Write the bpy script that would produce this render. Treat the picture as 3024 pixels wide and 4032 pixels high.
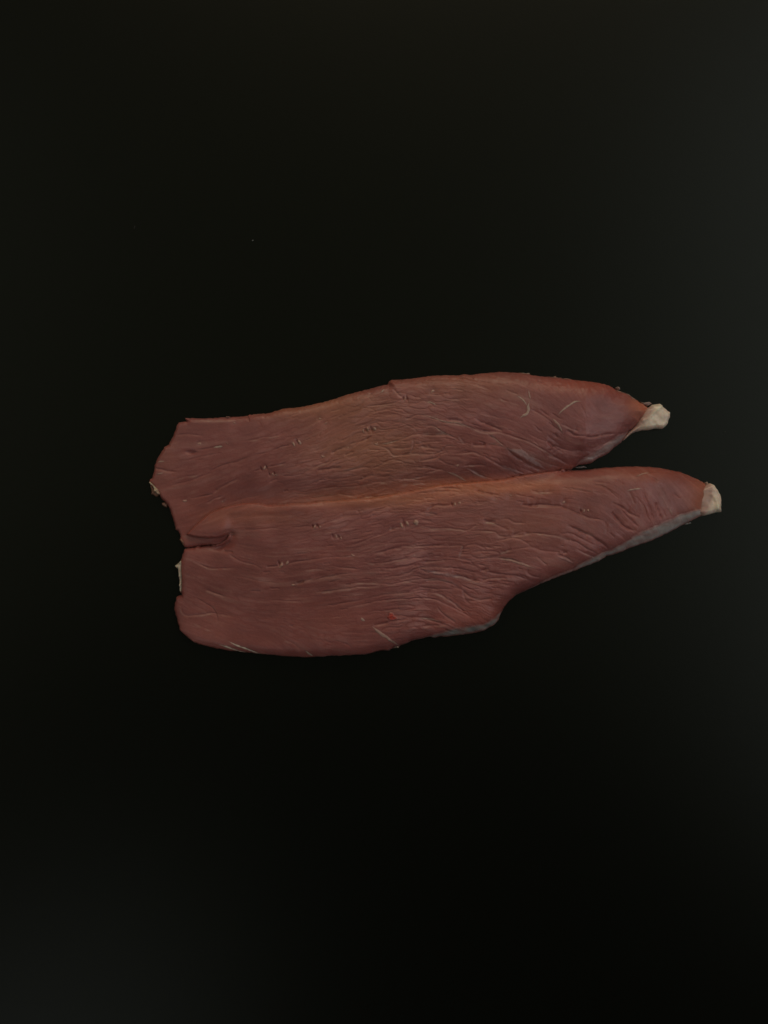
import bpy, math, random
import numpy as np
R = math.radians
rng = np.random.default_rng(7); random.seed(7)
scene = bpy.context.scene
for o in list(bpy.data.objects): bpy.data.objects.remove(o)

# ------------------------------------------------------------------ camera, world, lamps, exposure
S = 0.0001                      # metres per photo pixel on the board
D = 4032 * S * 26 / 36          # camera height above the board (26 mm equivalent phone lens)
cd = bpy.data.cameras.new('camera'); cam = bpy.data.objects.new('camera', cd)
scene.collection.objects.link(cam); scene.camera = cam
cam.location = (0, 0, D); cam.rotation_euler = (0, 0, 0)
cd.sensor_fit = 'VERTICAL'; cd.sensor_height = 36; cd.lens = 26; cd.clip_start = .01; cd.clip_end = 20
world = bpy.data.worlds.new('World'); scene.world = world; world.use_nodes = True
bg = world.node_tree.nodes['Background']
bg.inputs[0].default_value = (1.0, .96, .78, 1); bg.inputs[1].default_value = .02
def area(name, loc, target, sx, sy, radiance, col):
    l = bpy.data.lights.new(name, 'AREA'); l.shape = 'RECTANGLE'; l.size = sx; l.size_y = sy
    l.energy = radiance * math.pi * sx * sy; l.color = col
    o = bpy.data.objects.new(name, l); scene.collection.objects.link(o); o.location = loc
    from mathutils import Vector
    o.rotation_euler = (Vector(target) - Vector(loc)).to_track_quat('-Z', 'Y').to_euler()
    return o
area('ceiling', (0, .62, 1.6), (0, .62, 0), 2.6, 1.9, .18, (1, 1, .80))
area('ceiling_lamp', (.20, 2.65, 1.40), (0, 0, 0), 2.3, 1.0, 2.9, (1, .80, .57))
area('window_right', (1.15, .20, 1.30), (0, 0, 0), 2.0, .7, 1.12, (.95, .98, 1))
area('wall_left', (-1.25, .20, 1.35), (0, 0, 0), 1.9, .7, .30, (1, .98, .84))
area('window_left', (-.86, -1.45, 1.5), (-.1, -.1, 0), .8, .8, .72, (.95, .98, 1))
scene.view_settings.view_transform = 'Standard'; scene.view_settings.look = 'None'
scene.view_settings.exposure = 0; scene.view_settings.gamma = 1
scene.render.engine = 'CYCLES'

# ------------------------------------------------------------------ helpers
C = scene.collection
def tag(o, label=None, cat=None, group=None, kind=None):
    for k, v in (('label', label), ('category', cat), ('group', group), ('kind', kind)):
        if v: o[k] = v
    return o
def nodes(name):
    m = bpy.data.materials.new(name); m.use_nodes = True
    nt = m.node_tree; return m, nt, nt.nodes['Principled BSDF']
def srgb(r, g, b):
    f = lambda c: ((c / 255 + .055) / 1.055) ** 2.4 if c > 10 else c / 255 / 12.92
    return np.array((f(r), f(g), f(b)))

def tissue(name, rough, sss, scale, spec, bump, bscale, coat=0.0, coat_rough=.18):
    m, nt, p = nodes(name); N = nt.nodes.new; L = nt.links.new
    a = N('ShaderNodeAttribute'); a.attribute_name = 'tint'
    tc = N('ShaderNodeTexCoord')
    n1 = N('ShaderNodeTexNoise'); n1.inputs['Scale'].default_value = 900; n1.inputs['Detail'].default_value = 5
    L(tc.outputs['Object'], n1.inputs['Vector'])
    mr = N('ShaderNodeMapRange'); mr.inputs[3].default_value = .86; mr.inputs[4].default_value = 1.14
    L(n1.outputs['Fac'], mr.inputs[0])
    mx = N('ShaderNodeMix'); mx.data_type = 'RGBA'; mx.blend_type = 'MULTIPLY'; mx.inputs[0].default_value = 1
    L(a.outputs['Color'], mx.inputs[6]); L(mr.outputs[0], mx.inputs[7])
    L(mx.outputs[2], p.inputs['Base Color'])
    n2 = N('ShaderNodeTexNoise'); n2.inputs['Scale'].default_value = 260; n2.inputs['Detail'].default_value = 4
    L(tc.outputs['Object'], n2.inputs['Vector'])
    rr = N('ShaderNodeMapRange'); rr.inputs[1].default_value = .3; rr.inputs[2].default_value = .7
    rr.inputs[3].default_value = rough - .1; rr.inputs[4].default_value = rough + .12
    L(n2.outputs['Fac'], rr.inputs[0]); L(rr.outputs[0], p.inputs['Roughness'])
    p.inputs['Subsurface Weight'].default_value = sss
    p.inputs['Subsurface Radius'].default_value = (1, .38, .24); p.inputs['Subsurface Scale'].default_value = scale
    p.inputs['Specular IOR Level'].default_value = spec
    p.inputs['Coat Weight'].default_value = coat; p.inputs['Coat Roughness'].default_value = coat_rough
    b = N('ShaderNodeBump'); b.inputs['Strength'].default_value = bump; b.inputs['Distance'].default_value = .0003
    n3 = N('ShaderNodeTexNoise'); n3.inputs['Scale'].default_value = bscale; n3.inputs['Detail'].default_value = 6
    L(tc.outputs['Object'], n3.inputs['Vector']); L(n3.outputs['Fac'], b.inputs['Height'])
    L(b.outputs[0], p.inputs['Normal'])
    return m
M_FLESH = tissue('raw_flesh', .46, .4, .0026, .5, .3, 1500, .12, .30)
M_FAT = tissue('connective_tissue', .42, .3, .0018, .45, .3, 900)
M_TENDON = tissue('tendon', .36, .35, .0025, .5, .25, 620, .15)

# ------------------------------------------------------------------ the board
m, nt, p = nodes('matt_black_board'); N = nt.nodes.new; L = nt.links.new
tc = N('ShaderNodeTexCoord')
n = N('ShaderNodeTexNoise'); n.inputs['Scale'].default_value = 9; n.inputs['Detail'].default_value = 8
L(tc.outputs['Object'], n.inputs['Vector'])
cr = N('ShaderNodeValToRGB'); cr.color_ramp.elements[0].color = (.0020, .0023, .0012, 1); cr.color_ramp.elements[1].color = (.0030, .0033, .0019, 1)
L(n.outputs['Fac'], cr.inputs[0]); L(cr.outputs[0], p.inputs['Base Color'])
n2 = N('ShaderNodeTexNoise'); n2.inputs['Scale'].default_value = 1400; n2.inputs['Detail'].default_value = 3
L(tc.outputs['Object'], n2.inputs['Vector'])
b = N('ShaderNodeBump'); b.inputs['Strength'].default_value = .12; b.inputs['Distance'].default_value = .0002
L(n2.outputs['Fac'], b.inputs['Height']); L(b.outputs[0], p.inputs['Normal'])
p.inputs['Roughness'].default_value = .36; p.inputs['Specular IOR Level'].default_value = .19; p.inputs['Specular Tint'].default_value = (.93, 1, .86, 1)
M_BOARD = m
hx, hy, t = .5, .6, .02
me = bpy.data.meshes.new('board')
v = [(x, y, z) for z in (0, -t) for x, y in ((-hx, -hy), (hx, -hy), (hx, hy), (-hx, hy))]
me.from_pydata(v, [], [(0, 1, 2, 3), (7, 6, 5, 4), (0, 4, 5, 1), (1, 5, 6, 2), (2, 6, 7, 3), (3, 7, 4, 0)])
me.materials.append(M_BOARD)
o = bpy.data.objects.new('board', me); C.objects.link(o); tag(o, kind='structure')

# ------------------------------------------------------------------ raster in photo pixels (2 px = 0.2 mm)
X0, Y0, X1, Y1, ST = 560, 1420, 2880, 2620, 2
gx = np.arange(X0, X1 + 1, ST, dtype=np.float64); gy = np.arange(Y0, Y1 + 1, ST, dtype=np.float64)
PX, PY = np.meshgrid(gx, gy); NY, NX = PX.shape
MM = 10.0                                   # photo pixels per millimetre
# tracing windows: origin and scale of the enlarged view in which points were read off
WIN = {1: (550, 1560, 600), 2: (1100, 1420, 600), 3: (1650, 1400, 600), 4: (2150, 1400, 750), 5: (600, 2020, 600),
       6: (1150, 2000, 600), 7: (1650, 1900, 600), 8: (2200, 1750, 700), 9: (560, 1600, 400), 10: (2400, 1480, 500)}
def W(w, *xy):
    ox, oy, s = WIN[w]; s /= 1659
    a = np.array(xy, float).reshape(-1, 2); return a * s + (ox, oy)
def cat(*a): return np.concatenate(a)

def hb(px):        # typical surface height (m) used to place traced pixels in depth
    return np.interp(px, [560, 700, 1100, 1600, 2100, 2400, 2650, 2880], [.002, .003, .0045, .0058, .0068, .0068, .0042, .002])
HB = None
def to_world(px, py):
    h = hb(px)
    if HB is not None:
        u = np.clip((np.asarray(px, float) - X0) / ST, 0, NX - 1.001); v = np.clip((np.asarray(py, float) - Y0) / ST, 0, NY - 1.001); i = u.astype(int); j = v.astype(int); u = u - i; v = v - j
        h = (HB[j, i] * (1 - u) + HB[j, i + 1] * u) * (1 - v) + (HB[j + 1, i] * (1 - u) + HB[j + 1, i + 1] * u) * v
    k = S * (D - h) / D
    return (px - 1512) * k, -(py - 2016) * k

def value_noise(cellx, celly, seed):
    r = np.random.default_rng(seed)
    u = (PX - X0) / cellx; v = (PY - Y0) / celly
    g = r.random((int(v.max()) + 3, int(u.max()) + 3))
    i = u.astype(int); j = v.astype(int); fu = u - i; fv = v - j
    fu = fu * fu * (3 - 2 * fu); fv = fv * fv * (3 - 2 * fv)
    return ((g[j, i] * (1 - fu) + g[j, i + 1] * fu) * (1 - fv) + (g[j + 1, i] * (1 - fu) + g[j + 1, i + 1] * fu) * fv) * 2 - 1

def window(pts, pad):
    a = pts.min(0) - pad; b = pts.max(0) + pad
    i0 = max(0, int((a[0] - X0) / ST)); i1 = min(NX, int((b[0] - X0) / ST) + 2)
    j0 = max(0, int((a[1] - Y0) / ST)); j1 = min(NY, int((b[1] - Y0) / ST) + 2)
    return slice(j0, j1), slice(i0, i1)

def poly_dist(pts, sl, warp=None):
    """distance, signed side and position 0..1 along an open polyline, inside a raster window"""
    x = PX[sl]; y = PY[sl]
    if warp: x = x + warp[0][sl]; y = y + warp[1][sl]
    best = np.full(x.shape, 1e9); side = np.zeros(x.shape); pos = np.zeros(x.shape)
    seg = np.hypot(*(pts[1:] - pts[:-1]).T); cum = np.concatenate([[0], np.cumsum(seg)]); tot = max(cum[-1], 1e-6)
    for k in range(len(pts) - 1):
        a = pts[k]; d = pts[k + 1] - a; l2 = max(d @ d, 1e-9)
        t = np.clip(((x - a[0]) * d[0] + (y - a[1]) * d[1]) / l2, 0, 1)
        ex = x - a[0] - t * d[0]; ey = y - a[1] - t * d[1]; q = ex * ex + ey * ey
        m = q < best; best[m] = q[m]
        side[m] = np.sign(d[0] * ey - d[1] * ex)[m]; pos[m] = ((cum[k] + t * seg[k]) / tot)[m]
    return np.sqrt(best), side, pos

def smooth(pts, n=4):
    """Catmull-Rom through traced points"""
    p = np.vstack([2 * pts[0] - pts[1], pts, 2 * pts[-1] - pts[-2]]); out = []
    for i in range(1, len(p) - 2):
        for t in np.arange(n) / n:
            out.append(.5 * (2 * p[i] + (p[i + 1] - p[i - 1]) * t + (2 * p[i - 1] - 5 * p[i] + 4 * p[i + 1] - p[i + 2]) * t * t
                             + (3 * p[i] - p[i - 1] - 3 * p[i + 1] + p[i + 2]) * t ** 3))
    out.append(pts[-1]); return np.array(out)

def closed_sd(poly, pad=14):
    """signed distance to a closed outline (positive inside), -99 away from it"""
    sd = np.full(PX.shape, -99.0); sl = window(poly, pad); x = PX[sl]; y = PY[sl]
    best = np.full(x.shape, 1e9); ins = np.zeros(x.shape, bool); n = len(poly)
    for k in range(n):
        a = poly[k]; b = poly[(k + 1) % n]; d = b - a; l2 = max(d @ d, 1e-9)
        t = np.clip(((x - a[0]) * d[0] + (y - a[1]) * d[1]) / l2, 0, 1)
        best = np.minimum(best, (x - a[0] - t * d[0]) ** 2 + (y - a[1] - t * d[1]) ** 2)
        if a[1] != b[1]:
            c = (a[1] > y) != (b[1] > y); ins ^= c & (x < (b[0] - a[0]) * (y - a[1]) / (b[1] - a[1]) + a[0])
    q = np.sqrt(best); sd[sl] = np.where(ins, q, -q); return sd

# ------------------------------------------------------------------ traced outlines
SEAM = cat(W(1, 513, 1507, 560, 1445, 640, 1365, 720, 1290, 800, 1243, 900, 1210, 1000, 1182, 1100, 1165, 1200, 1155, 1300, 1163, 1400, 1180, 1500, 1178, 1640, 1165),
           W(2, 300, 1545, 560, 1522, 800, 1508, 1000, 1490, 1200, 1455, 1400, 1425), W(3, 200, 1412, 400, 1390, 550, 1380, 700, 1367, 850, 1355, 930, 1345, 1000, 1325, 1200, 1290, 1390, 1265, 1500, 1255, 1640, 1245), W(4, 100, 995, 225, 988))
UP_TOP = cat(W(1, 495, 238, 600, 240, 700, 240, 780, 236, 940, 228, 980, 228, 1180, 215, 1200, 200, 1260, 195, 1400, 185, 1500, 155, 1570, 135, 1640, 126),
             W(2, 150, 512, 230, 505, 330, 485, 500, 445, 620, 410, 730, 370, 870, 335, 1000, 300, 1100, 272, 1180, 258, 1188, 230, 1220, 208, 1300, 205, 1420, 195, 1560, 180),
             W(3, 120, 220, 300, 213, 430, 215, 490, 200, 560, 208, 680, 195, 780, 182, 900, 178, 1010, 182, 1070, 185, 1200, 200, 1240, 215, 1370, 225, 1480, 232),
             W(4, 90, 188, 190, 200, 260, 212, 350, 222, 450, 235, 520, 250), W(10, 0, 130, 60, 163, 100, 190, 150, 205, 240, 230, 300, 280, 360, 310, 410, 350))
UP_TIP = W(10, 450, 370, 495, 405, 515, 440, 510, 480, 480, 530, 445, 566, 405, 584, 398, 622, 335, 668, 250, 735, 215, 790, 150, 872, 60, 940, 0, 1000)
UP_RIGHT_LOW = W(4, 540, 855, 440, 905, 390, 942, 290, 955, 240, 980)
below = SEAM[::-1].copy(); fade = np.clip((2230 - below[:, 0]) / 120, 0, 1); below[:, 1] += 48 * fade + 3
below = below[below[:, 0] > 905]
UP_LEFT_LOW = cat(W(5, 880, 290, 830, 320, 780, 345, 720, 362, 640, 350, 500, 364, 400, 378, 350, 374), W(1, 490, 1642, 470, 1610, 437, 1562, 445, 1530, 420, 1470, 385, 1455, 390, 1435, 383, 1400, 360, 1320, 330, 1240, 312, 1190))
UP_LEFT = W(9, 400, 1590, 340, 1530, 300, 1485, 280, 1440, 240, 1400, 200, 1320, 150, 1268, 110, 1240, 135, 1190, 165, 1170, 185, 1080, 205, 1012, 200, 960, 225, 920, 250, 850, 300, 770, 350, 700, 370, 660, 440, 625, 500, 500, 545, 380, 568, 300, 600, 265, 680, 252, 745, 250, 720, 225)
UPPER = cat(UP_TOP, UP_TIP, UP_RIGHT_LOW, below, UP_LEFT_LOW, UP_LEFT)
LO_TOP = cat(SEAM, W(8, 100, 241, 200, 237, 300, 228, 400, 215, 550, 208, 700, 205, 850, 208, 950, 218, 1050, 240, 1150, 262, 1240, 300, 1300, 325, 1360, 358))
LO_TIP = W(8, 1382, 385, 1392, 440, 1385, 500, 1362, 560, 1345, 610, 1325, 668)
LO_LOW = cat(W(8, 1280, 690, 1200, 730, 1150, 755, 1050, 810, 950, 860, 850, 905, 750, 940, 650, 975, 550, 1020, 440, 1045, 400, 1072, 370, 1095, 270, 1130, 150, 1180),
             W(7, 1580, 1005, 1450, 1050, 1350, 1095, 1230, 1145, 1150, 1185, 1060, 1220, 1010, 1270, 960, 1315, 920, 1370, 885, 1440, 870, 1490, 820, 1550, 760, 1580, 700, 1615, 610, 1635, 530, 1650),
             W(6, 1650, 1405, 1600, 1400, 1560, 1412, 1500, 1405, 1400, 1425, 1300, 1445, 1260, 1470, 1180, 1500, 1165, 1515, 1120, 1520, 1060, 1550, 980, 1553, 920, 1565, 850, 1588, 750, 1597, 600, 1605, 450, 1612, 300, 1620, 150, 1628),
             W(5, 1500, 1562, 1400, 1555, 1200, 1535, 1000, 1515, 850, 1500, 680, 1470, 550, 1440, 450, 1405, 390, 1355, 340, 1315, 300, 1275, 290, 1220, 262, 1120, 243, 1050, 245, 980, 265, 910, 322, 885, 316, 850, 320, 800, 316, 700, 313, 600, 310, 525, 335, 440, 355, 388))
LO_SLIT = W(5, 400, 381, 440, 376, 500, 362, 560, 358, 625, 350, 690, 346, 725, 338, 760, 322, 795, 298, 822, 272, 842, 246, 850, 228, 838, 234, 800, 250, 760, 264, 700, 272, 660, 270, 620, 276, 570, 270, 520, 266, 470, 262, 430, 252)
LOWER = cat(LO_TOP, LO_TIP, LO_LOW, LO_SLIT)
UP_TENDON = W(10, 380, 545, 420, 470, 470, 420, 515, 408, 545, 380, 590, 370, 650, 362, 685, 385, 690, 405, 730, 435, 755, 460, 783, 475, 786, 510, 783, 545, 765, 590, 755, 630, 735, 660, 690, 695, 640, 694, 580, 692, 520, 710, 430, 715, 340, 735, 290, 757, 240, 797, 190, 845, 160, 850, 180, 800, 240, 730, 330, 650)
LO_TENDON = W(8, 1290, 420, 1360, 372, 1380, 368, 1402, 361, 1440, 375, 1470, 420, 1500, 465, 1507, 520, 1504, 580, 1505, 632, 1450, 638, 1400, 655, 1320, 672, 1280, 640, 1270, 520)

# ------------------------------------------------------------------ traced creases: window, strength (1 fine .. 3 deep), points
CR = [
 (3,2,0,640,150,690,270,725,470,760,600,805,700,840,860,840,1000,880,1150,930,1300,1000,1450,1080,1600,1190),(3,3,300,700,380,703,470,725),(3,3,600,690,690,735,800,775,850,800,910,830),
 (3,3,600,790,700,820,830,825),(3,3,570,975,640,985,720,970),(3,2,740,970,850,990,930,1010),(3,2,430,880,480,940,570,975),(3,2,0,820,140,765,250,840,370,885,470,950,560,1000),(3,1,850,460,970,510,1100,550),
 (3,1,660,640,760,660,900,690,1050,720),(3,1,300,480,400,475,560,470),(3,2,0,270,150,280,400,280,600,330,800,400),(3,2,430,230,600,290,780,320),(3,2,1200,590,1300,640,1420,720,1460,790),(3,1,1150,850,1300,910,1440,960),
 (3,2,1380,1020,1440,1030,1470,985,1659,1050),(3,2,0,870,200,870,300,870),(3,2,0,950,120,945,250,930),(3,2,0,1010,150,1010,240,1020),(3,2,0,1075,150,1075,250,1045,290,990,430,1000),(3,2,0,1150,200,1110,230,1080,330,1060),
 (3,2,200,1120,290,1170,400,1200),(3,2,480,1200,600,1190,730,1190),(3,2,350,1070,500,1060,620,1060,800,1150,900,1200,1050,1260),(3,2,500,1215,620,1270,750,1330),(3,3,930,1010,1050,1100,1200,1190,1350,1255),(3,2,1250,1110,1400,1180,1550,1220),
 (3,2,0,1190,180,1230,300,1260),(3,2,50,1290,200,1240,270,1235),(3,3,200,1450,350,1450,450,1465),(3,3,590,1470,700,1500,860,1525),(3,2,0,1500,300,1480,450,1500),(3,2,1210,1480,1300,1490,1380,1485,1450,1480),
 (3,2,1110,1610,1300,1640,1600,1640),(3,3,1590,820,1659,850),(3,2,1460,850,1500,900),(3,1,940,1060,1100,1120,1300,1230),(3,1,700,830,830,930,930,1000),
 (4,3,150,650,220,690,320,710,420,705,500,690,600,680),(4,2,0,580,80,640,130,680),(4,1,290,420,330,510,370,600),(4,2,0,740,60,790,150,850),(4,3,240,915,300,890,400,880,500,840,560,800),(4,2,230,950,330,900,430,890),(4,2,0,860,100,900,200,960),(4,1,120,600,200,640,280,660),
 (2,3,410,1200,560,1175,680,1160),(2,3,560,1015,640,975,735,945),(2,3,700,1040,760,1010,815,995),(2,2,670,870,730,850,770,825),(2,1,430,840,445,780),(2,1,380,995,450,970,520,940),(2,2,750,1005,850,900,1010,820),(2,2,750,920,880,880,1000,820),
 (2,3,900,1275,960,1260,1020,1240),(2,2,330,1410,450,1395,600,1380,800,1370,1000,1345),(2,2,900,1350,1100,1320,1250,1310),(2,2,690,1230,780,1190,900,1165,1000,1170),(2,2,1000,1170,1120,1130,1200,1085,1300,1090,1400,1130),
 (2,2,1010,910,1180,960,1240,1030,1320,1030,1450,1010,1659,1015),(2,2,1100,900,1200,890,1350,850,1480,800,1659,800),(2,2,1370,640,1440,610,1490,600),(2,1,1330,680,1480,750,1480,790),(2,2,940,505,1100,490,1250,460,1330,440),
 (2,1,590,640,760,580,960,510),(2,2,1450,840,1460,920,1430,1000,1320,1030),(2,2,1200,940,1330,960,1450,940),(2,2,1500,940,1659,940),(2,2,1400,1180,1500,1160,1659,1180),(2,2,1250,1290,1450,1280,1659,1240),(2,2,1300,1340,1450,1335,1659,1330),
 (2,2,840,1510,950,1480,1100,1480,1200,1450),(2,2,0,1250,150,1255,300,1225),(2,1,0,790,100,770),(2,2,0,940,100,920),(2,3,1195,310,1205,250,1235,225,1310,220,1500,225),(2,2,1240,320,1300,380,1340,400),(2,2,350,1180,450,1130,560,1100),(2,2,830,1480,700,1460,640,1450),(2,2,330,1500,500,1480,620,1470),
 (1,2,400,430,530,420,700,430),(1,3,160,790,280,805,400,828),(1,2,620,585,750,570,900,545),(1,2,760,830,900,760,1050,720,1150,680,1210,665),(1,2,330,980,450,945,600,900,720,860,800,840),(1,3,790,1055,870,995,980,940,1080,890),
 (1,2,720,1170,820,1110,900,1080),(1,2,550,1120,700,1085,800,1060),(1,2,1250,820,1330,790),(1,2,1400,770,1500,750,1600,730),(1,2,1410,945,1450,915,1500,900),(1,1,1100,490,1300,460,1500,430,1659,380),(1,2,1450,590,1659,520),(1,1,520,270,700,260,900,265,1100,250),
 (1,2,1180,215,1195,260,1200,290),(1,1,1250,380,1330,310,1290,290),(1,1,400,900,520,870,640,850),(1,1,500,700,700,650,900,620),(1,1,900,1200,1100,1120,1300,1080),
 (5,3,770,395,800,420,880,425),(5,2,460,520,600,590,720,600,900,590),(5,2,830,440,950,520,1100,560,1200,600),(5,3,1250,585,1330,580,1390,575),(5,2,1480,555,1560,530,1659,515),(5,3,1560,760,1659,750),(5,2,580,830,680,870,800,910),
 (5,2,470,900,550,970,650,1030,700,1100,715,1200),(5,2,330,990,340,1060,400,1110,550,1100,700,1090,900,1130),(5,1,940,690,1050,710,1200,740,1400,765),(5,1,1290,950,1450,955,1620,960),(5,1,470,1200,560,1240,640,1270),(5,1,1450,1370,1550,1420,1640,1490),(5,1,1000,180,1200,170,1400,165),
 (6,2,0,215,130,205,210,200),(6,2,290,190,400,155,510,125),(6,2,620,410,730,385,800,350,900,310,1000,280,1060,250),(6,3,1060,245,1130,225,1190,200),(6,3,880,490,1000,470,1080,445,1200,430),(6,2,0,585,130,570,300,550,480,530,620,540),
 (6,3,60,810,160,790,230,770),(6,2,250,780,400,745,540,720),(6,1,380,620,560,650,750,660),(6,2,510,825,620,820,780,810,990,820,1090,830,1200,800,1400,770,1659,770),(6,2,260,910,400,900,560,880,700,860,900,850,980,825),
 (6,2,790,980,900,960,1100,930,1300,910,1450,890,1659,920),(6,2,450,1050,600,1020,800,990),(6,2,560,1080,800,1040,1000,1000,1300,980,1500,980,1659,1040),(6,1,830,1130,1000,1110,1200,1090),(6,2,900,750,1060,755,1250,700,1380,650,1659,620),
 (6,2,780,590,960,600,1150,560,1300,530),(6,2,950,690,1100,690),(6,2,1000,660,1200,640,1340,600),(6,2,1200,410,1330,420,1500,410,1659,400),(6,2,1440,540,1659,560),(6,2,1380,660,1500,690,1659,690),(6,3,880,1275,960,1265,1060,1240),
 (6,2,1130,1230,1250,1195,1400,1190,1550,1210),(6,2,960,1330,1060,1300,1200,1300),(6,2,1400,1290,1500,1270,1659,1260),(6,1,550,1360,800,1350,950,1360),(6,1,470,1430,620,1480,640,1510),(6,1,820,170,900,150,1000,130),(6,1,150,680,300,660,420,690),
 (7,3,80,300,170,250,290,250,380,235),(7,2,0,330,80,330,200,350),(7,3,1100,230,1200,245,1330,240,1500,255,1600,280,1659,310),(7,2,700,435,780,440,860,465,920,500,1000,520),(7,3,690,410,760,420,830,430),(7,2,880,400,960,395,1020,430,1150,440),
 (7,2,0,460,120,495,300,490,420,505,510,525,580,480,640,430),(7,2,520,530,700,525,820,540,870,580,1020,580,1180,555,1300,555,1450,575,1659,620),(7,2,990,580,1100,540,1190,550),(7,2,840,640,980,600,1100,620,1200,680,1200,700),(7,2,1000,720,1110,710,1210,700,1350,740,1580,770),
 (7,3,1550,765,1600,755),(7,2,870,760,920,745,1000,720),(7,2,480,690,600,670,720,720,680,750),(7,2,560,760,720,735,860,760,850,800,760,800),(7,2,0,690,200,690,480,680),(7,2,480,680,460,760,430,820),(7,2,0,810,250,810,430,820,520,840,600,900,660,960),
 (7,3,660,960,720,940,760,935),(7,2,540,780,620,820,860,820,1000,840,1110,880),(7,2,700,960,850,990,1100,1020,1210,1060),(7,2,0,870,200,850,400,840),(7,2,0,920,200,920,400,930,560,960,700,990),(7,3,350,1000,500,1030,650,1070),(7,2,660,1080,760,1040,950,1040),
 (7,2,700,1110,850,1100,1000,1100),(7,2,0,1080,200,1060,350,1100,440,1150),(7,2,0,1130,200,1150,400,1160),(7,2,0,1200,150,1190,250,1220,400,1330,470,1380),(7,2,0,1260,150,1260,350,1350,600,1480),(7,2,190,1340,250,1420,390,1520),(7,2,0,1480,150,1500,300,1540),
 (7,2,480,1160,500,1260,560,1320),(7,2,500,1270,640,1280,780,1250),(7,2,1170,930,1180,990,1300,1030),(7,1,1270,800,1320,850,1380,900),(7,2,1480,780,1580,810,1659,860),(7,2,330,1130,450,1160,560,1240,700,1280),
 (8,3,475,630,520,680,570,740,640,790,700,800),(8,3,480,545,560,580,640,640,730,680),(8,2,640,440,670,500,690,560),(8,2,750,430,790,500,830,600,860,700,870,740),(8,2,880,540,910,620,940,700),(8,2,790,290,850,320,900,355),
 (8,2,0,580,120,620,260,680,380,700,430,750,430,830),(8,3,60,760,150,790,280,850,400,930,440,980),(8,2,0,840,100,830,200,880,320,940),(8,2,0,880,150,910,280,990,360,1030),(8,2,300,380,420,400,520,490,540,500),(8,1,300,350,450,370),(8,1,520,330,600,380),
 (8,1,1040,460,1110,500),(8,1,990,590,1020,680),(8,2,150,970,250,1020,330,1060),(8,1,0,990,90,1000),(8,1,20,430,200,430,300,450),(8,2,700,480,760,560,800,660,830,720),(8,1,950,600,980,680),(8,2,560,600,640,690,720,770),
]
creases = [(smooth(W(c[0], *c[2:]), 3), c[1]) for c in CR]

# ------------------------------------------------------------------ muscle-fibre direction field from the creases
CS = 20
cgx = np.arange(X0, X1 + CS, CS); cgy = np.arange(Y0, Y1 + CS, CS); CX, CY = np.meshgrid(cgx, cgy)
fa = np.full(CX.shape, .004); fb = np.zeros(CX.shape)        # weak pull towards horizontal
for pts, s in creases:
    mid = (pts[1:] + pts[:-1]) / 2; d = pts[1:] - pts[:-1]; L_ = np.hypot(d[:, 0], d[:, 1]); th = np.arctan2(d[:, 1], d[:, 0])
    for q in range(0, len(mid), 2):
        w = np.exp(-((CX - mid[q, 0]) ** 2 + (CY - mid[q, 1]) ** 2) / (2 * 60 ** 2)) * L_[q]
        fa += w * math.cos(2 * th[q]); fb += w * math.sin(2 * th[q])
ang = .5 * np.arctan2(fb, fa)
DX, DY = np.cos(ang), np.sin(ang)
def flow(x, y):
    i = np.clip(((x - X0) / CS + .5).astype(int), 0, CX.shape[1] - 1); j = np.clip(((y - Y0) / CS + .5).astype(int), 0, CX.shape[0] - 1)
    return DX[j, i], DY[j, i]
def lic(noise, steps, h):
    acc = noise.copy()
    for sgn in (1, -1):
        x = PX.copy(); y = PY.copy()
        for _ in range(steps):
            dx, dy = flow(x, y); x += sgn * h * dx; y += sgn * h * dy
            acc += noise[np.clip(((y - Y0) / ST + .5).astype(int), 0, NY - 1), np.clip(((x - X0) / ST + .5).astype(int), 0, NX - 1)]
    acc -= acc.mean(); return acc / acc.std()
F_FINE = lic(rng.standard_normal(PX.shape), 9, 3)
F_MED = lic(value_noise(7, 7, 11), 10, 5)
F_WIDE = lic(value_noise(22, 22, 12), 10, 9)
B_60 = value_noise(60, 60, 21); B_150 = value_noise(150, 110, 22); B_12 = value_noise(12, 12, 23); B_350 = value_noise(350, 260, 24)

# ------------------------------------------------------------------ relief (metres), shared raster
REL = np.zeros(PX.shape); B_22 = value_noise(22, 22, 25); WARP = (2.0 * value_noise(34, 34, 26), 2.0 * value_noise(34, 34, 27))
SEAMS = np.zeros(PX.shape)
def groove(pts, depth, width, odd=.25, jitter=.35, pale=0, ramp=.55):
    sl = window(pts, width * 16 + 4); d, side, pos = poly_dist(pts, sl, WARP)
    env = np.clip(np.minimum(pos, 1 - pos) * 5, 0, 1) ** .7
    env = env * (1 + jitter * B_12[sl])
    w2 = width * 3.2
    width = width * (1 + .25 * B_22[sl]); near = np.exp(-(d / width) ** 2)
    wf = min(w2.max() * 2.4 if hasattr(w2, 'max') else w2 * 2.4, np.hypot(*(pts[1:] - pts[:-1]).T).sum() / 5)
    far = np.where(side * np.sign(odd) > 0, np.exp(-d / wf), np.exp(-(d / (w2 * .5)) ** 2))
    REL[sl] -= env * depth * (near + ramp * far)
    if pale: SEAMS[sl] = np.maximum(SEAMS[sl], pale * env * np.exp(-((d - 5) / 3.2) ** 2) * (side * odd < 0) * np.clip(.5 + B_22[sl], 0, 1.2))
for pts, s in creases:
    groove(pts, (.00010, .00019, .00032)[s - 1] * random.uniform(.75, 1.25) * (1 if pts[0, 0] < 1750 else .85), (2.8, 3.4, 4.0)[s - 1], random.choice((-1, -1, -1, 1)), .35, random.choice((0, 0, .12, .3)) if s < 3 else .12, .55 if pts[0, 0] < 1750 else 1.1)

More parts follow.
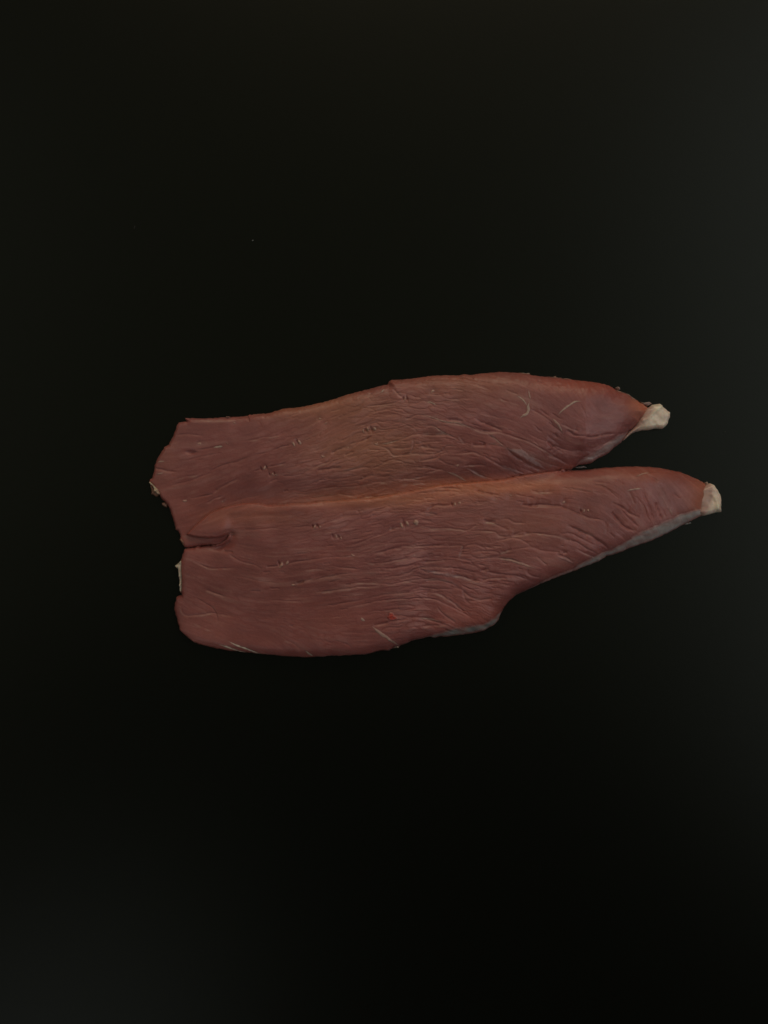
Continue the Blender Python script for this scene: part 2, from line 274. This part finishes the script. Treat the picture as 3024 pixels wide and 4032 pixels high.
sdU = closed_sd(UPPER) ; sdL = closed_sd(LOWER)
for sd in (sdU, sdL): sd += 1.1 * value_noise(9, 9, 31) + .8 * value_noise(22, 22, 32)

# finer creases running with the fibres
def weight(x, y):
    mid = math.exp(-((x - 1650) / 480) ** 2); low = .25 + .75 * (1 if 1900 < y + (x - 1650) * .05 < 2420 or y < 1900 and y > 1640 else .3)
    return .06 + .94 * mid * low
n_ok = 0
while n_ok < 260:
    x = random.uniform(640, 2700); y = random.uniform(1460, 2560)
    j = int((y - Y0) / ST); i = int((x - X0) / ST)
    if max(sdU[j, i], sdL[j, i]) < 12 or random.random() > weight(x, y): continue
    n_ok += 1; n = random.randint(3, 9); pts = [(x, y)]; sg = 1 if random.random() < .5 else -1
    for _ in range(n):
        dx, dy = flow(np.array(x), np.array(y)); a = random.gauss(0, .16)
        x += sg * 6 * (dx - a * dy); y += sg * 6 * (dy + a * dx); pts.append((float(x), float(y)))
    groove(np.array(pts), random.uniform(.00006, .00022), random.uniform(2.0, 3.4), random.choice((-.4, .4)), .35, 0, .12)
AMT = .35 + .65 * np.exp(-((PX - 1700) / 520) ** 2)
REL += AMT * (.00002 * F_MED + .000032 * F_WIDE) + .000009 * F_FINE + .00016 * B_60 + .00035 * B_150

# fibre bundles: long pillow-shaped cells lying along the grain, their joints sunk
def bundles(a, b, count, seed):
    q = random.Random(seed); F1 = np.full(PX.shape, 9.0); F2 = np.full(PX.shape, 9.0); VAL = np.zeros(PX.shape)
    wx = 7 * value_noise(40, 40, seed) + 3 * value_noise(15, 15, seed + 1); wy = 7 * value_noise(40, 40, seed + 2) + 3 * value_noise(15, 15, seed + 3)
    n = 0
    while n < count:
        x = q.uniform(600, 2790); y = q.uniform(1430, 2590); j = int((y - Y0) / ST); i = int((x - X0) / ST)
        if max(sdU[j, i], sdL[j, i]) < -5: continue
        n += 1; dx, dy = flow(np.array(x), np.array(y)); k = q.uniform(.75, 1.3); v = q.uniform(-1, 1)
        sl = window(np.array([[x, y]]), a * 2.6); X = PX[sl] + wx[sl] - x; Y = PY[sl] + wy[sl] - y
        d = np.sqrt(((X * dx + Y * dy) / (a * k)) ** 2 + ((Y * dx - X * dy) / (b * q.uniform(.8, 1.25))) ** 2)
        f1 = F1[sl]; f2 = F2[sl]; new = d < f1
        F2[sl] = np.where(new, f1, np.minimum(f2, d)); VAL[sl] = np.where(new, v, VAL[sl]); F1[sl] = np.minimum(f1, d)
    g = np.clip(F2 - F1, 0, 1.2); return g, VAL
G1, V1 = bundles(78, 15, 1500, 91)
G2, V2 = bundles(40, 9, 3000, 95)
grain = .14 + .86 * np.exp(-((PX - 1560 - .35 * (PY - 1900)) / 400) ** 2) * np.clip(.65 + .6 * B_150 + .3 * B_350, .15, 1.1)
grain *= np.clip((np.maximum(sdU, sdL) - 4) / 50, .15, 1)
REL += grain * (.00022 * (1 - np.exp(-G1 / .22)) + .00007 * V1 * np.clip(G1 / .3, 0, 1) + .00007 * (1 - np.exp(-G2 / .25)) - .0002)

# punctures: (window, x, y, size, kind)  kind 0 pale tuft, 1 tuft with dark slits, 2 open hole
PUNCT = [(1,1045,295,.8,0),(1,655,515,.7,0),(1,960,515,.9,0),(1,565,610,1.3,2),(1,1360,785,1.2,1),(1,1450,850,1.1,1),(1,490,1140,.9,0),(1,905,1145,.7,0),
         (2,225,885,1.6,1),(2,500,685,.8,0),(2,975,745,1.6,1),(2,1055,910,1.0,0),(2,470,1045,1.1,0),(2,760,945,.8,0),(2,1370,420,1.1,1),(2,1625,455,.7,0),(2,440,635,.6,0),
         (3,150,395,.9,0),(3,425,1195,1.0,0),(3,985,1525,1.0,0),(7,390,230,1.1,1),(7,820,185,.8,0),(7,1570,215,.9,0),
         (6,255,200,1.2,1),(6,480,310,1.3,1),(6,665,515,1.1,0),(6,1270,160,1.9,1),(6,1340,520,.9,0),(5,1540,780,1.2,0),(5,1415,560,1.5,1),(8,225,615,1.2,1),(7,120,330,.7,0)]
for w, x, y, s, k in PUNCT:
    c = W(w, x, y)[0]
    offs = [] if k == 0 else ([(random.uniform(-12, -6), random.uniform(-2, 4)), (random.uniform(4, 9), random.uniform(-3, 2))][:random.choice((1, 2, 2))] if k == 1 else [(0, 0)])
    for ox, oy in offs:
        c2 = c + np.array((ox, oy)) * s; sl = window(c2[None], 40 * s)
        ax, ay = (random.uniform(2, 3.4) * s, random.uniform(4.5, 8.5) * s) if k == 1 else (13 * s, 4.5 * s)
        q = ((PX[sl] - c2[0] - .25 * (PY[sl] - c2[1])) / ax) ** 2 + ((PY[sl] - c2[1]) / ay) ** 2
        REL[sl] -= (.0007 if k == 1 else .0011) * np.exp(-q)
    sl = window(c[None], 60); REL[sl] -= .0003 * np.exp(-((PX[sl] - c[0]) ** 2 + (PY[sl] - c[1]) ** 2) / (16 * s) ** 2)

for w_, x_, y_, ra, rb, dz in ((5, 800, 325, 34, 24, .0017), (5, 740, 372, 26, 14, .0007), (5, 860, 240, 24, 16, .0008)):
    c = W(w_, x_, y_)[0]; REL -= dz * np.exp(-((PX - c[0]) / ra) ** 2 - ((PY - c[1]) / rb) ** 2)
def profile(sd, wpx):
    t = np.clip(sd / wpx, 0, 1); return np.sqrt(np.clip(1 - (1 - t) ** 2, 0, 1))
def gauss(cx, cy, r, ry=None): return np.exp(-(((PX - cx) / r) ** 2 + ((PY - cy) / (ry or r)) ** 2))
# thickness of the two fillets (mm -> m) along their length, rounding width at the edge in px
TU = np.interp(PX, [560, 640, 900, 1300, 1700, 2050, 2300, 2450, 2560], [2.6, 3.6, 5.0, 6.6, 8.2, 10, 10.5, 8.0, 4.6]) / 1000
WU = np.interp(PX, [560, 800, 1300, 1800, 2200, 2550], [14, 22, 40, 60, 85, 70])
TL = np.interp(PX, [680, 780, 1000, 1400, 1800, 2200, 2500, 2700, 2800], [3.6, 4.6, 6.0, 7.6, 9.0, 10.5, 10, 7.5, 5.0]) / 1000
WL = np.interp(PX, [680, 800, 1300, 1800, 2200, 2750], [16, 26, 45, 55, 70, 80])
# where an upper edge faces the seam the lower fillet rises in a full round
HU = TU * (.74 * profile(sdU, WU) + .26 * (1 - np.exp(-np.clip(sdU, 0, None) / 120)))
groove_deep = closed_sd(cat(W(4, 150, 650, 320, 710, 600, 680, 740, 640), W(4, 740, 690, 600, 795, 400, 940, 240, 980, 0, 900, 0, 700)))
HU -= .0016 * np.clip(groove_deep / 60, 0, 1) * (sdU > 0) * np.clip(sdU / 60, 0, 1)
seam_d = np.full(PX.shape, 999.0); sl = window(SEAM, 160); seam_d[sl] = poly_dist(SEAM, sl)[0]
HU *= 1 - .38 * np.exp(-(seam_d / 55) ** 2) * np.clip((2330 - PX) / 150, 0, 1)
HL = TL * (.74 * profile(sdL, WL) + .26 * (1 - np.exp(-np.clip(sdL, 0, None) / 120)))
def near_edge(sd): return np.clip((sd - 1) / 14, 0, 1)
ZU = np.where(sdU > 0, np.maximum(HU + REL * near_edge(sdU), .0003), 0)
under = np.where(sdU > 0, ZU, 0)
# soften what the lower piece drapes over
for _ in range(10): under[1:-1, 1:-1] = (under[1:-1, 1:-1] * 2 + under[:-2, 1:-1] + under[2:, 1:-1] + under[1:-1, :-2] + under[1:-1, 2:]) / 6
under = np.maximum(under, np.where(sdU > 0, ZU + .0001, 0))
K = .0007
lie = np.where(under > 0, under + .0026 * profile(sdL, 22), 0)
soft = np.where(under > 0, K * np.logaddexp(HL / K, lie / K) - K * np.log(2) * np.exp(-np.abs(HL - lie) / K), HL)
base = soft.copy(); ins_ = (sdL > 10).astype(float)
for _ in range(60):
    q = base.copy(); q[1:-1, 1:-1] = (base[1:-1, 1:-1] + base[:-2, 1:-1] + base[2:, 1:-1] + base[1:-1, :-2] + base[1:-1, 2:]) / 5
    base = np.where(ins_ > 0, q, soft)
ZL = np.where(sdL > 0, np.maximum(base + REL * near_edge(sdL), np.maximum(under + .0002, .0003)), under)
# step of the torn flap at the left end of the upper fillet is in the crease list

# ------------------------------------------------------------------ flesh colour: pigment, with some warm bounce and shade painted in
def blend(col, c, w): return col + (np.array(c) - col) * np.clip(w, 0, 1)[..., None]
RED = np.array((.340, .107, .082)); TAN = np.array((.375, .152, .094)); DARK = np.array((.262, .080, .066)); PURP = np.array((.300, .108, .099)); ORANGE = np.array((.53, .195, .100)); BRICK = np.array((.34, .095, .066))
PALE = np.array((.52, .40, .32)); CREAM = np.array((.88, .71, .57)); SILVER = np.array((.47, .41, .39)); BLOOD = np.array((.50, .055, .035))
T = np.broadcast_to(RED, PX.shape + (3,)).copy()
T = blend(T, DARK, .4 + .5 * B_150); T = blend(T, PURP, .35 + .5 * B_350)
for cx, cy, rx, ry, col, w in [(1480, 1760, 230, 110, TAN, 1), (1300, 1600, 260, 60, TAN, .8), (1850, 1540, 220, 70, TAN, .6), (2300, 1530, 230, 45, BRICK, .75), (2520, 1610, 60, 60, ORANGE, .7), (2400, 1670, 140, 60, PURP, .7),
        (1000, 2030, 220, 40, ORANGE, .35), (1900, 1915, 330, 34, ORANGE, .75), (1500, 1960, 300, 36, ORANGE, .55), (2760, 1960, 70, 90, ORANGE, .55), (2560, 1960, 170, 70, PURP, .6), (1650, 2440, 230, 60, BRICK, .4), (1880, 2420, 120, 60, BRICK, .5),  # ORANGE blobs on the seam: warm bounce light painted into the flesh
        (900, 2290, 240, 130, DARK * .93, .95), (1250, 2300, 190, 90, DARK * .9, .95), (1000, 1850, 200, 80, DARK, .75), (2250, 2120, 260, 110, PURP * 1.12, .6), (1950, 1650, 260, 110, PURP * 1.12, .6), (2050, 2080, 260, 90, TAN, .4), (650, 1750, 60, 130, TAN, .35), (820, 2480, 130, 60, RED, .6)]:  # DARK patches: own tone plus dimmer light painted in
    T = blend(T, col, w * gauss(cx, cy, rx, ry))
T = blend(T, (.40, .10, .06), .35 * np.exp(-(seam_d / 15) ** 2) * np.clip((PX - 1700) / 200, 0, 1) * np.clip((2500 - PX) / 150, 0, 1) )  # red strip along the seam: light bouncing in the crevice, painted as colour
T = blend(T, (.46, .235, .210), (.12 + .38 * grain) * np.clip(G1 / .5, 0, 1) * np.clip(.7 + .7 * B_60 + .3 * B_150, 0, 1.2))  # paler bundle tops: sheen and contrast against the joints, painted in
T *= (1 + .07 * grain * V1 + .03 * F_MED + .03 * F_WIDE + .02 * F_FINE + .08 * B_60)[..., None]
T *= np.array((1.0, .915, .965))
for cx, cy, rx, ry, col, w in [(1450, 1780, 240, 110, (.40, .155, .090), .38), (1250, 1600, 300, 50, (.41, .155, .088), .55), (1750, 1500, 260, 40, (.42, .15, .085), .3), (1900, 1918, 330, 30, (.56, .175, .085), .6), (1450, 1965, 320, 34, (.48, .165, .085), .55),  # tan is own tint; seam and rim oranges also paint in warm light
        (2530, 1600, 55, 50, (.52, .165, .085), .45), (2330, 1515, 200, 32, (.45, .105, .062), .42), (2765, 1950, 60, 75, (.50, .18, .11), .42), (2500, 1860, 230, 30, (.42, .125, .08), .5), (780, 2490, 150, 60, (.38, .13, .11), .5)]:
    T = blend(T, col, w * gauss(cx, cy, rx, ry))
T = blend(T, PALE, .75 * SEAMS)
T = blend(T, PALE, .05 * np.clip(F_MED - .9, 0, 2) + .06 * np.clip(F_WIDE - 1.0, 0, 2))

HB = hb(PX) * (.15 + .95 * (lambda t: t * t * (3 - 2 * t))(np.clip((np.maximum(sdU, sdL) + 10) / 110, 0, 1)))
for _ in range(40): HB[1:-1, 1:-1] = (HB[1:-1, 1:-1] + HB[:-2, 1:-1] + HB[2:, 1:-1] + HB[1:-1, :-2] + HB[1:-1, 2:]) / 5
# ------------------------------------------------------------------ turning a raster patch into a closed mesh
def patch(name, sd, z, tint, mat, parent, zbase=None, close=True):
    """cells of the raster where sd > 0; rim vertices slide onto the outline and down to zbase"""
    ins = sd > 0; cell = ins[:-1, :-1] | ins[1:, :-1] | ins[:-1, 1:] | ins[1:, 1:]
    if not cell.any(): return None
    jj, ii = np.nonzero(cell); use = np.zeros(sd.shape, bool)
    for a in (0, 1):
        for b_ in (0, 1): use[jj + a, ii + b_] = True
    vj, vi = np.nonzero(use); idx = np.full(sd.shape, -1); idx[vj, vi] = np.arange(len(vj))
    x = PX[vj, vi].copy(); y = PY[vj, vi].copy(); s = sd[vj, vi]
    ju, jd = np.minimum(vj + 1, NY - 1), np.maximum(vj - 1, 0); iu, il = np.minimum(vi + 1, NX - 1), np.maximum(vi - 1, 0)
    gxx = (sd[vj, iu] - sd[vj, il]); gyy = (sd[ju, vi] - sd[jd, vi]); gl = np.maximum(np.hypot(gxx, gyy), 1e-6)
    out = s <= 0; mv = np.where(out, np.clip(-s, 0, 2.5), 0); x += gxx / gl * mv; y += gyy / gl * mv
    zb = np.zeros(sd.shape) if zbase is None else zbase
    zz = np.where(out, zb[vj, vi], z[vj, vi])
    wx, wy = to_world(x, y); co = np.stack([wx, wy, zz + .0001], 1)
    quads = np.stack([idx[jj, ii], idx[jj + 1, ii], idx[jj + 1, ii + 1], idx[jj, ii + 1]], 1)
    faces_v = quads.ravel(); starts = np.arange(0, len(faces_v), 4); tot = np.full(len(quads), 4)
    if close:           # underside: one polygon per closed rim
        e = np.concatenate([quads[:, [0, 1]], quads[:, [1, 2]], quads[:, [2, 3]], quads[:, [3, 0]]])
        key = set(map(tuple, e.tolist())); rim = {}
        for a, b_ in key:
            if (b_, a) not in key: rim.setdefault(b_, []).append(a)      # reversed direction
        loops = []
        while rim:
            st = next(iter(rim)); cur = st; loop = []
            while cur in rim:
                loop.append(cur); nx = rim[cur].pop()
                if not rim[cur]: del rim[cur]
                cur = nx
            if len(loop) > 2: loops.append(loop)
        loops.sort(key=len, reverse=True)
        for lp in loops[:1]:
            starts = np.append(starts, len(faces_v)); tot = np.append(tot, len(lp)); faces_v = np.append(faces_v, lp)
    me = bpy.data.meshes.new(name); me.vertices.add(len(co)); me.vertices.foreach_set('co', co.ravel().astype(np.float32))
    me.loops.add(len(faces_v)); me.loops.foreach_set('vertex_index', faces_v.astype(np.int32))
    me.polygons.add(len(starts)); me.polygons.foreach_set('loop_start', starts.astype(np.int32)); me.polygons.foreach_set('loop_total', tot.astype(np.int32))
    sm = np.ones(len(starts), bool)
    if close and len(starts) > len(quads): sm[len(quads):] = False
    me.polygons.foreach_set('use_smooth', sm); me.update(calc_edges=True); me.validate()
    at = me.attributes.new('tint', 'FLOAT_COLOR', 'POINT')
    col = np.ones((len(co), 4), np.float32); col[:, :3] = np.clip(tint[vj, vi], 0, 1); at.data.foreach_set('color', col.ravel())
    me.materials.append(mat)
    o = bpy.data.objects.new(name, me); C.objects.link(o)
    if parent:
        o.parent = parent; o.matrix_parent_inverse = parent.matrix_world.inverted() if False else o.matrix_parent_inverse
        o.location = [-c for c in parent.location]
    return o
def root(name, px, py, label, catg, group=None):
    e = bpy.data.objects.new(name, None); C.objects.link(e); x, y = to_world(np.array(float(px)), np.array(float(py)))
    e.location = (float(x), float(y), 0); e.empty_display_size = .01; return tag(e, label, catg, group)

UP = root('meat_fillet', 1500, 1750, 'raw red-brown meat fillet tucked under its neighbour, rounded fan-shaped cream tendon at its tip', 'meat fillet')
LO = root('meat_fillet', 1700, 2200, 'raw red-brown meat fillet overlapping its neighbour, with small red blood spot and silvery edge', 'meat fillet')
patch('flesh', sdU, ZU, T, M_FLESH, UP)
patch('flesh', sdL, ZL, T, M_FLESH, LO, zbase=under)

def owner(pt):
    j = int((pt[1] - Y0) / ST); i = int((pt[0] - X0) / ST); return (LO, ZL) if sdL[j, i] > 0 else (UP, ZU)

# ---- tendons
for nm, poly, par, h, rim in (('tendon', UP_TENDON, UP, .0034, 16), ('tendon', LO_TENDON, LO, .0040, 20)):
    sd = closed_sd(poly) + .8 * value_noise(8, 8, 41)
    z = h * (.8 * profile(sd, rim) + .2 * profile(sd, 80)) * (1 + .10 * value_noise(30, 24, 42)) + .00006 * value_noise(10, 10, 43) * np.clip(sd / 10, 0, 1)
    rid = smooth(W(10, 415, 590, 480, 560, 540, 500, 600, 450, 660, 410)) if par is UP else smooth(W(8, 1395, 470, 1430, 520, 1450, 600))
    d = np.full(PX.shape, 1e3); sl = window(rid, 40); d[sl] = poly_dist(rid, sl)[0]
    z += .0004 * np.exp(-(d / 7) ** 2) * np.clip(sd / 12, 0, 1)
    t_ = blend(np.broadcast_to(CREAM, PX.shape + (3,)), (.90, .78, .60), np.exp(-(d / 9) ** 2))
    t_ = blend(t_, (.74, .56, .44), .5 * np.clip(value_noise(34, 26, 44), 0, 1)); t_ = blend(t_, (.46, .33, .29), np.clip((2535 - PX) / 50, 0, .75) if par is UP else np.clip((2765 - PX) / 30, 0, .6))
    t_ = blend(t_, (.52, .30, .25), .85 * np.clip(1 + (sdU if par is UP else sdL) / 16, 0, 1) ** 1.5)
    t_ = t_ * (1 + .03 * value_noise(6, 6, 45))[..., None]
    patch(nm, sd, np.maximum(z, .0002), t_, M_TENDON, par)

# ---- silvery membrane along the lower edge of each fillet
SILV_L = cat(W(8, 1335, 600, 1240, 610, 1100, 655, 980, 712, 860, 762, 720, 832, 650, 872, 560, 932, 440, 985, 350, 1022, 200, 1092), W(7, 1659, 935, 1500, 990, 1350, 1062, 1200, 1147, 1060, 1215, 1000, 1265, 950, 1320, 900, 1390, 830, 1440, 740, 1500, 690, 1530, 600, 1545, 400, 1565, 300, 1595, 150, 1640),
             W(6, 1450, 1392, 1300, 1438, 1170, 1492, 1050, 1540, 950, 1550, 900, 1580, 900, 1640, 1200, 1600, 1659, 1500), W(7, 600, 1659, 900, 1600, 1000, 1400, 1200, 1230, 1659, 1040), W(8, 400, 1130, 900, 930, 1300, 720))
SILV_U = cat(W(10, 430, 600, 330, 660, 230, 720), W(4, 620, 690, 540, 740, 450, 800, 360, 860, 280, 905, 240, 960, 300, 980, 400, 970, 560, 880, 760, 720))
def drape(name, sd, z, lift, col, fade, par, zsurf, sdf, mat=M_FAT, k=1.0, patchy=None):
    s = np.minimum(sd, sdf - .5); f = np.clip(s / fade, 0, 1)
    if patchy is not None: k = k * patchy
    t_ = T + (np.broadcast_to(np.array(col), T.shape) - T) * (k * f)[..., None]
    t_ = t_ * (1 + .05 * F_MED + .07 * B_12)[..., None]
    return patch(name, s, zsurf + lift * np.clip(sd / 6, 0, 1) + .00003, t_, mat, par, zbase=zsurf, close=False)
s1 = closed_sd(SILV_L) + 4 + 2.5 * value_noise(30, 14, 51) + 1.5 * B_12
ss = np.minimum(s1, 30)
pt = np.clip(.72 + .35 * value_noise(34, 12, 53) + .25 * value_noise(90, 40, 54), .3, 1)
sc = blend(np.broadcast_to(SILVER, T.shape), (.20, .19, .18), np.clip((2060 - PX) / 120, 0, 1) * np.clip(.75 + .5 * value_noise(26, 14, 55), 0, 1))
drape('silverskin', s1, ZL, .00012, sc, 13, LO, ZL, sdL, k=1, patchy=np.clip(pt + .10, .3, 1))
s2 = closed_sd(SILV_U) + 2.5 * value_noise(30, 14, 52) + 1.5 * B_12
drape('silverskin', s2, ZU, .00012, (.43, .33, .32), 14, UP, ZU, sdU, k=.75)

# ---- pale streaks of fat and fascia: window, half width px, colour strength, points
STREAK = [(3,2.4,.6,1175,385,1190,440,1205,485),(3,2.2,.7,1060,445,1110,480,1145,520,1165,560),(3,5,.6,1192,512,1176,560,1182,600,1160,640,1110,670,1085,692),(4,3.2,.65,300,405,240,410,190,440,130,485,90,527),(3,2.6,.7,75,505,130,515,187,546),(3,4,.4,1440,690,1500,760,1550,850),
          (3,2.2,.5,30,640,150,682,280,725,400,735,500,768,600,806),(3,2,.4,770,870,850,940,925,1005),(3,11,.40,940,1015,1100,1062,1250,1150,1385,1250),(3,7,.32,880,1190,1000,1240,1150,1295),(3,4,.4,300,1265,400,1300,520,1372),(3,6,.25,500,1220,620,1275,740,1335),
          (7,7,.36,0,940,200,980,380,1010,520,1050,650,1100),(7,4,.35,850,825,1000,845,1100,880,1250,930),(7,2,.5,700,437,780,442,840,462),(7,6,.25,1480,800,1580,830,1659,880),
          (5,2.8,1.0,735,1418,850,1455,960,1495,1060,1516),(5,3.2,1.0,840,1385,920,1425,1050,1470,1150,1512,1225,1535),(6,3,.75,150,1535,190,1570,240,1606),(6,5,.46,870,1285,950,1350,1030,1400,1100,1445,1160,1482),(6,4,.55,750,1190,770,1212,795,1228),
          (8,2.4,.65,620,432,690,418,760,413),(8,2.2,.5,690,305,760,275,830,268),(2,2.8,.8,1110,360,1128,338,1147,318),(1,2.8,.75,800,560,850,552,910,545),(1,2,.6,205,725,250,715,290,712),(1,2,.6,200,855,235,845,275,838),(10,3.2,.7,20,146,100,196,150,212,235,238,295,288,355,318,408,356),(4,2.6,.5,0,192,90,195,190,207,262,218),(8,2.2,.6,1270,312,1330,342,1372,372),
          (2,2,.45,1100,912,1200,895,1300,865),(3,1.8,.45,140,765,250,838,370,885),(7,2,.45,0,1470,120,1480,230,1510)]
for st in STREAK:
    pts = smooth(W(st[0], *st[3:]), 4); par, zs = owner(pts[len(pts) // 2]); sdf = sdL if par is LO else sdU
    sl = window(pts, 30); d, side, pos = poly_dist(pts, sl); w = st[1] * (np.clip(np.minimum(pos, 1 - pos) * 4, .12, 1)) * (1 + .35 * B_12[sl] + .2 * value_noise(5, 5, 61)[sl])
    sd = np.full(PX.shape, -99.0); sd[sl] = w + .9 - d
    o = drape('fat_streak', sd, None, .00016 if st[1] < 6 else .00008, PALE * (1.45 if st[2] >= 1 else 1.1) if st[1] < 6 else SILVER * np.array((1.05, .96, 1.02)), 2.2 if st[1] < 6 else 7, par, zs, sdf, k=st[2])

# ---- torn pale fibre tufts round the punctures
for w, x, y, s, k in PUNCT:
    if k == 2: continue
    c = W(w, x, y)[0]; par, zs = owner(c); sdf = sdL if par is LO else sdU
    sd = np.full(PX.shape, -99.0); sl = window(c[None], 60)
    lob = [(random.uniform(-3, 1), random.uniform(-2, 2), random.uniform(3, 4.4), random.uniform(6, 9)), (random.uniform(11, 15), random.uniform(-4, 4), random.uniform(3.5, 6), random.uniform(3.5, 6.5))] if k == 1 else [(random.uniform(-3, 3), 0, random.uniform(7, 10), random.uniform(3.2, 4.6)), (random.uniform(-9, 9), random.uniform(-5, 5), 3.2, 4)]
    if s > 1.55: lob.append((-14, 5, 3, 6))
    rot = random.uniform(-.6, .6); s = s * random.uniform(.85, 1.1)
    if k == 1 and random.random() < .4: lob = lob[:1] + lob[2:]
    for ox, oy, ax, ay in lob:
        X = PX[sl] - c[0] - ox * s; Y = PY[sl] - c[1] - oy * s; ca, sa = math.cos(rot), math.sin(rot); X, Y = X * ca + Y * sa, Y * ca - X * sa
        q = np.sqrt((X / (ax * s)) ** 2 + (Y / (ay * s)) ** 2)
        sd[sl] = np.maximum(sd[sl], (1 - q) * min(ax, ay) * s + 1.3 * B_12[sl] + .9 * value_noise(5, 5, 62)[sl])
    drape('fibre_tuft', sd, None, .00042, PALE * np.array((1.12, .95, .92)), 3, par, zs, sdf, k=random.uniform(.55, .85))

# ---- blood spot
c = W(6, 1085, 1180)[0]; X = PX - c[0]; Y = PY - c[1]; th = np.arctan2(Y, X)
sd = np.where(np.hypot(X, Y) < 60, 18 * (1 + .10 * np.sin(3 * th + .6) + .10 * np.sin(5 * th) + .12 * np.sin(2 * th)) - np.hypot(X * .92, Y * 1.08) + 2 * B_12, -99)
o = drape('blood_spot', sd, None, .00022, BLOOD, 11, LO, ZL + .00012 * value_noise(6, 6, 71), sdL, mat=M_TENDON, k=.9)

# ---- loose flaps and shreds at the cut edges, lying on the board beside the flesh
def shred(name, w, pts, h, col, par, mat=M_FAT):
    sd = closed_sd(W(w, *pts)) + .7 * value_noise(6, 6, 81); z = h * profile(sd, 8) * (1 + .3 * value_noise(9, 9, 82))
    t_ = np.broadcast_to(np.array(col), T.shape) * (1 + .12 * value_noise(7, 7, 83))[..., None]
    patch(name, sd, np.maximum(z, .0001), t_, mat, par)
shred('fat_flap', 5, (250, 572, 300, 530, 330, 500, 336, 700, 335, 860, 306, 852, 300, 760, 296, 660, 288, 618), .0030, (.50, .42, .32), LO)
shred('meat_shred', 9, (135, 1255, 190, 1290, 260, 1390, 280, 1450, 245, 1482, 215, 1470, 185, 1438, 152, 1442, 155, 1380, 140, 1310), .0016, (.26, .13, .085), UP)
shred('fat_flap', 9, (112, 1240, 150, 1225, 215, 1290, 300, 1360, 320, 1440, 285, 1450, 225, 1400, 195, 1325), .0034, (.50, .38, .27), UP)
shred('meat_shred', 9, (330, 1572, 380, 1560, 425, 1610, 410, 1655, 360, 1640, 322, 1612), .0014, (.25, .13, .09), UP)
shred('meat_shred', 1, (435, 1560, 470, 1540, 510, 1600, 500, 1645, 470, 1615), .0022, (.27, .13, .085), UP)
shred('meat_shred', 10, (70, 157, 108, 137, 132, 150, 145, 178, 110, 190), .0022, (.36, .27, .24), UP)
shred('meat_shred', 10, (405, 335, 450, 348, 520, 335, 560, 362, 530, 380, 500, 395, 450, 375), .0016, (.34, .25, .23), UP)
shred('meat_shred', 3, (1060, 190, 1120, 182, 1165, 190, 1200, 186, 1215, 204, 1130, 212), .0020, (.40, .28, .22), UP)
shred('meat_shred', 3, (1440, 232, 1490, 220, 1500, 236, 1460, 245), .0018, (.42, .30, .24), UP)
shred('meat_shred', 1, (945, 218, 965, 226, 985, 222, 998, 240, 950, 246), .0034, (.38, .22, .18), UP)
shred('meat_shred', 8, (1362, 352, 1388, 347, 1380, 372, 1360, 372), .0026, (.50, .42, .36), LO)
shred('meat_shred', 8, (1180, 732, 1225, 722, 1240, 735, 1200, 748, 1170, 752), .0012, (.30, .27, .25), LO)
shred('meat_shred', 4, (235, 975, 330, 955, 360, 975, 300, 985), .0012, (.26, .22, .21), UP)
shred('meat_shred', 5, (300, 842, 325, 850, 322, 880, 300, 862), .0016, (.33, .17, .13), LO)
shred('meat_shred', 6, (1090, 1470, 1140, 1455, 1175, 1490, 1160, 1522, 1100, 1530), .0030, (.36, .25, .20), LO)

# ------------------------------------------------------------------ specks of lint on the board
M_LINT = tissue('lint', .7, 0, .001, .3, .1, 900)
def lint(px, py, lx, ly, rz, label, catg, col):
    me = bpy.data.meshes.new('lint_speck'); vs = []; fs = []; n = 7
    for r, z in ((1, 0), (.75, .7), (.2, 1)):
        for k in range(n):
            a = 2 * math.pi * k / n; q = r * random.uniform(.7, 1.1); vs.append((q * lx * math.cos(a), q * ly * math.sin(a), z * min(lx, ly)))
    for i in range(2):
        for k in range(n): fs.append((i * n + k, i * n + (k + 1) % n, (i + 1) * n + (k + 1) % n, (i + 1) * n + k))
    fs.append(tuple(range(2 * n, 3 * n))); me.from_pydata(vs, [], fs)
    at = me.attributes.new('tint', 'FLOAT_COLOR', 'POINT'); at.data.foreach_set('color', list(col + (1,)) * len(vs))
    me.materials.append(M_LINT); o = bpy.data.objects.new('lint_speck', me); C.objects.link(o)
    o.location = ((px - 1512) * S, -(py - 2016) * S, .00005); o.rotation_euler.z = rz; tag(o, label, catg)
lint(995, 947, .00035, .00025, .2, 'tiny round whitish crumb alone on the bare black board', 'crumb', (.32, .32, .30))
lint(530, 895, .0009, .00025, 1.35, 'thin grey lint fibre lying on the black board', 'lint', (.035, .035, .03))
lint(2853, 1702, .0006, .0003, .8, 'faint dark lint fleck beside the fan-shaped cream tendon', 'lint', (.02, .02, .018))
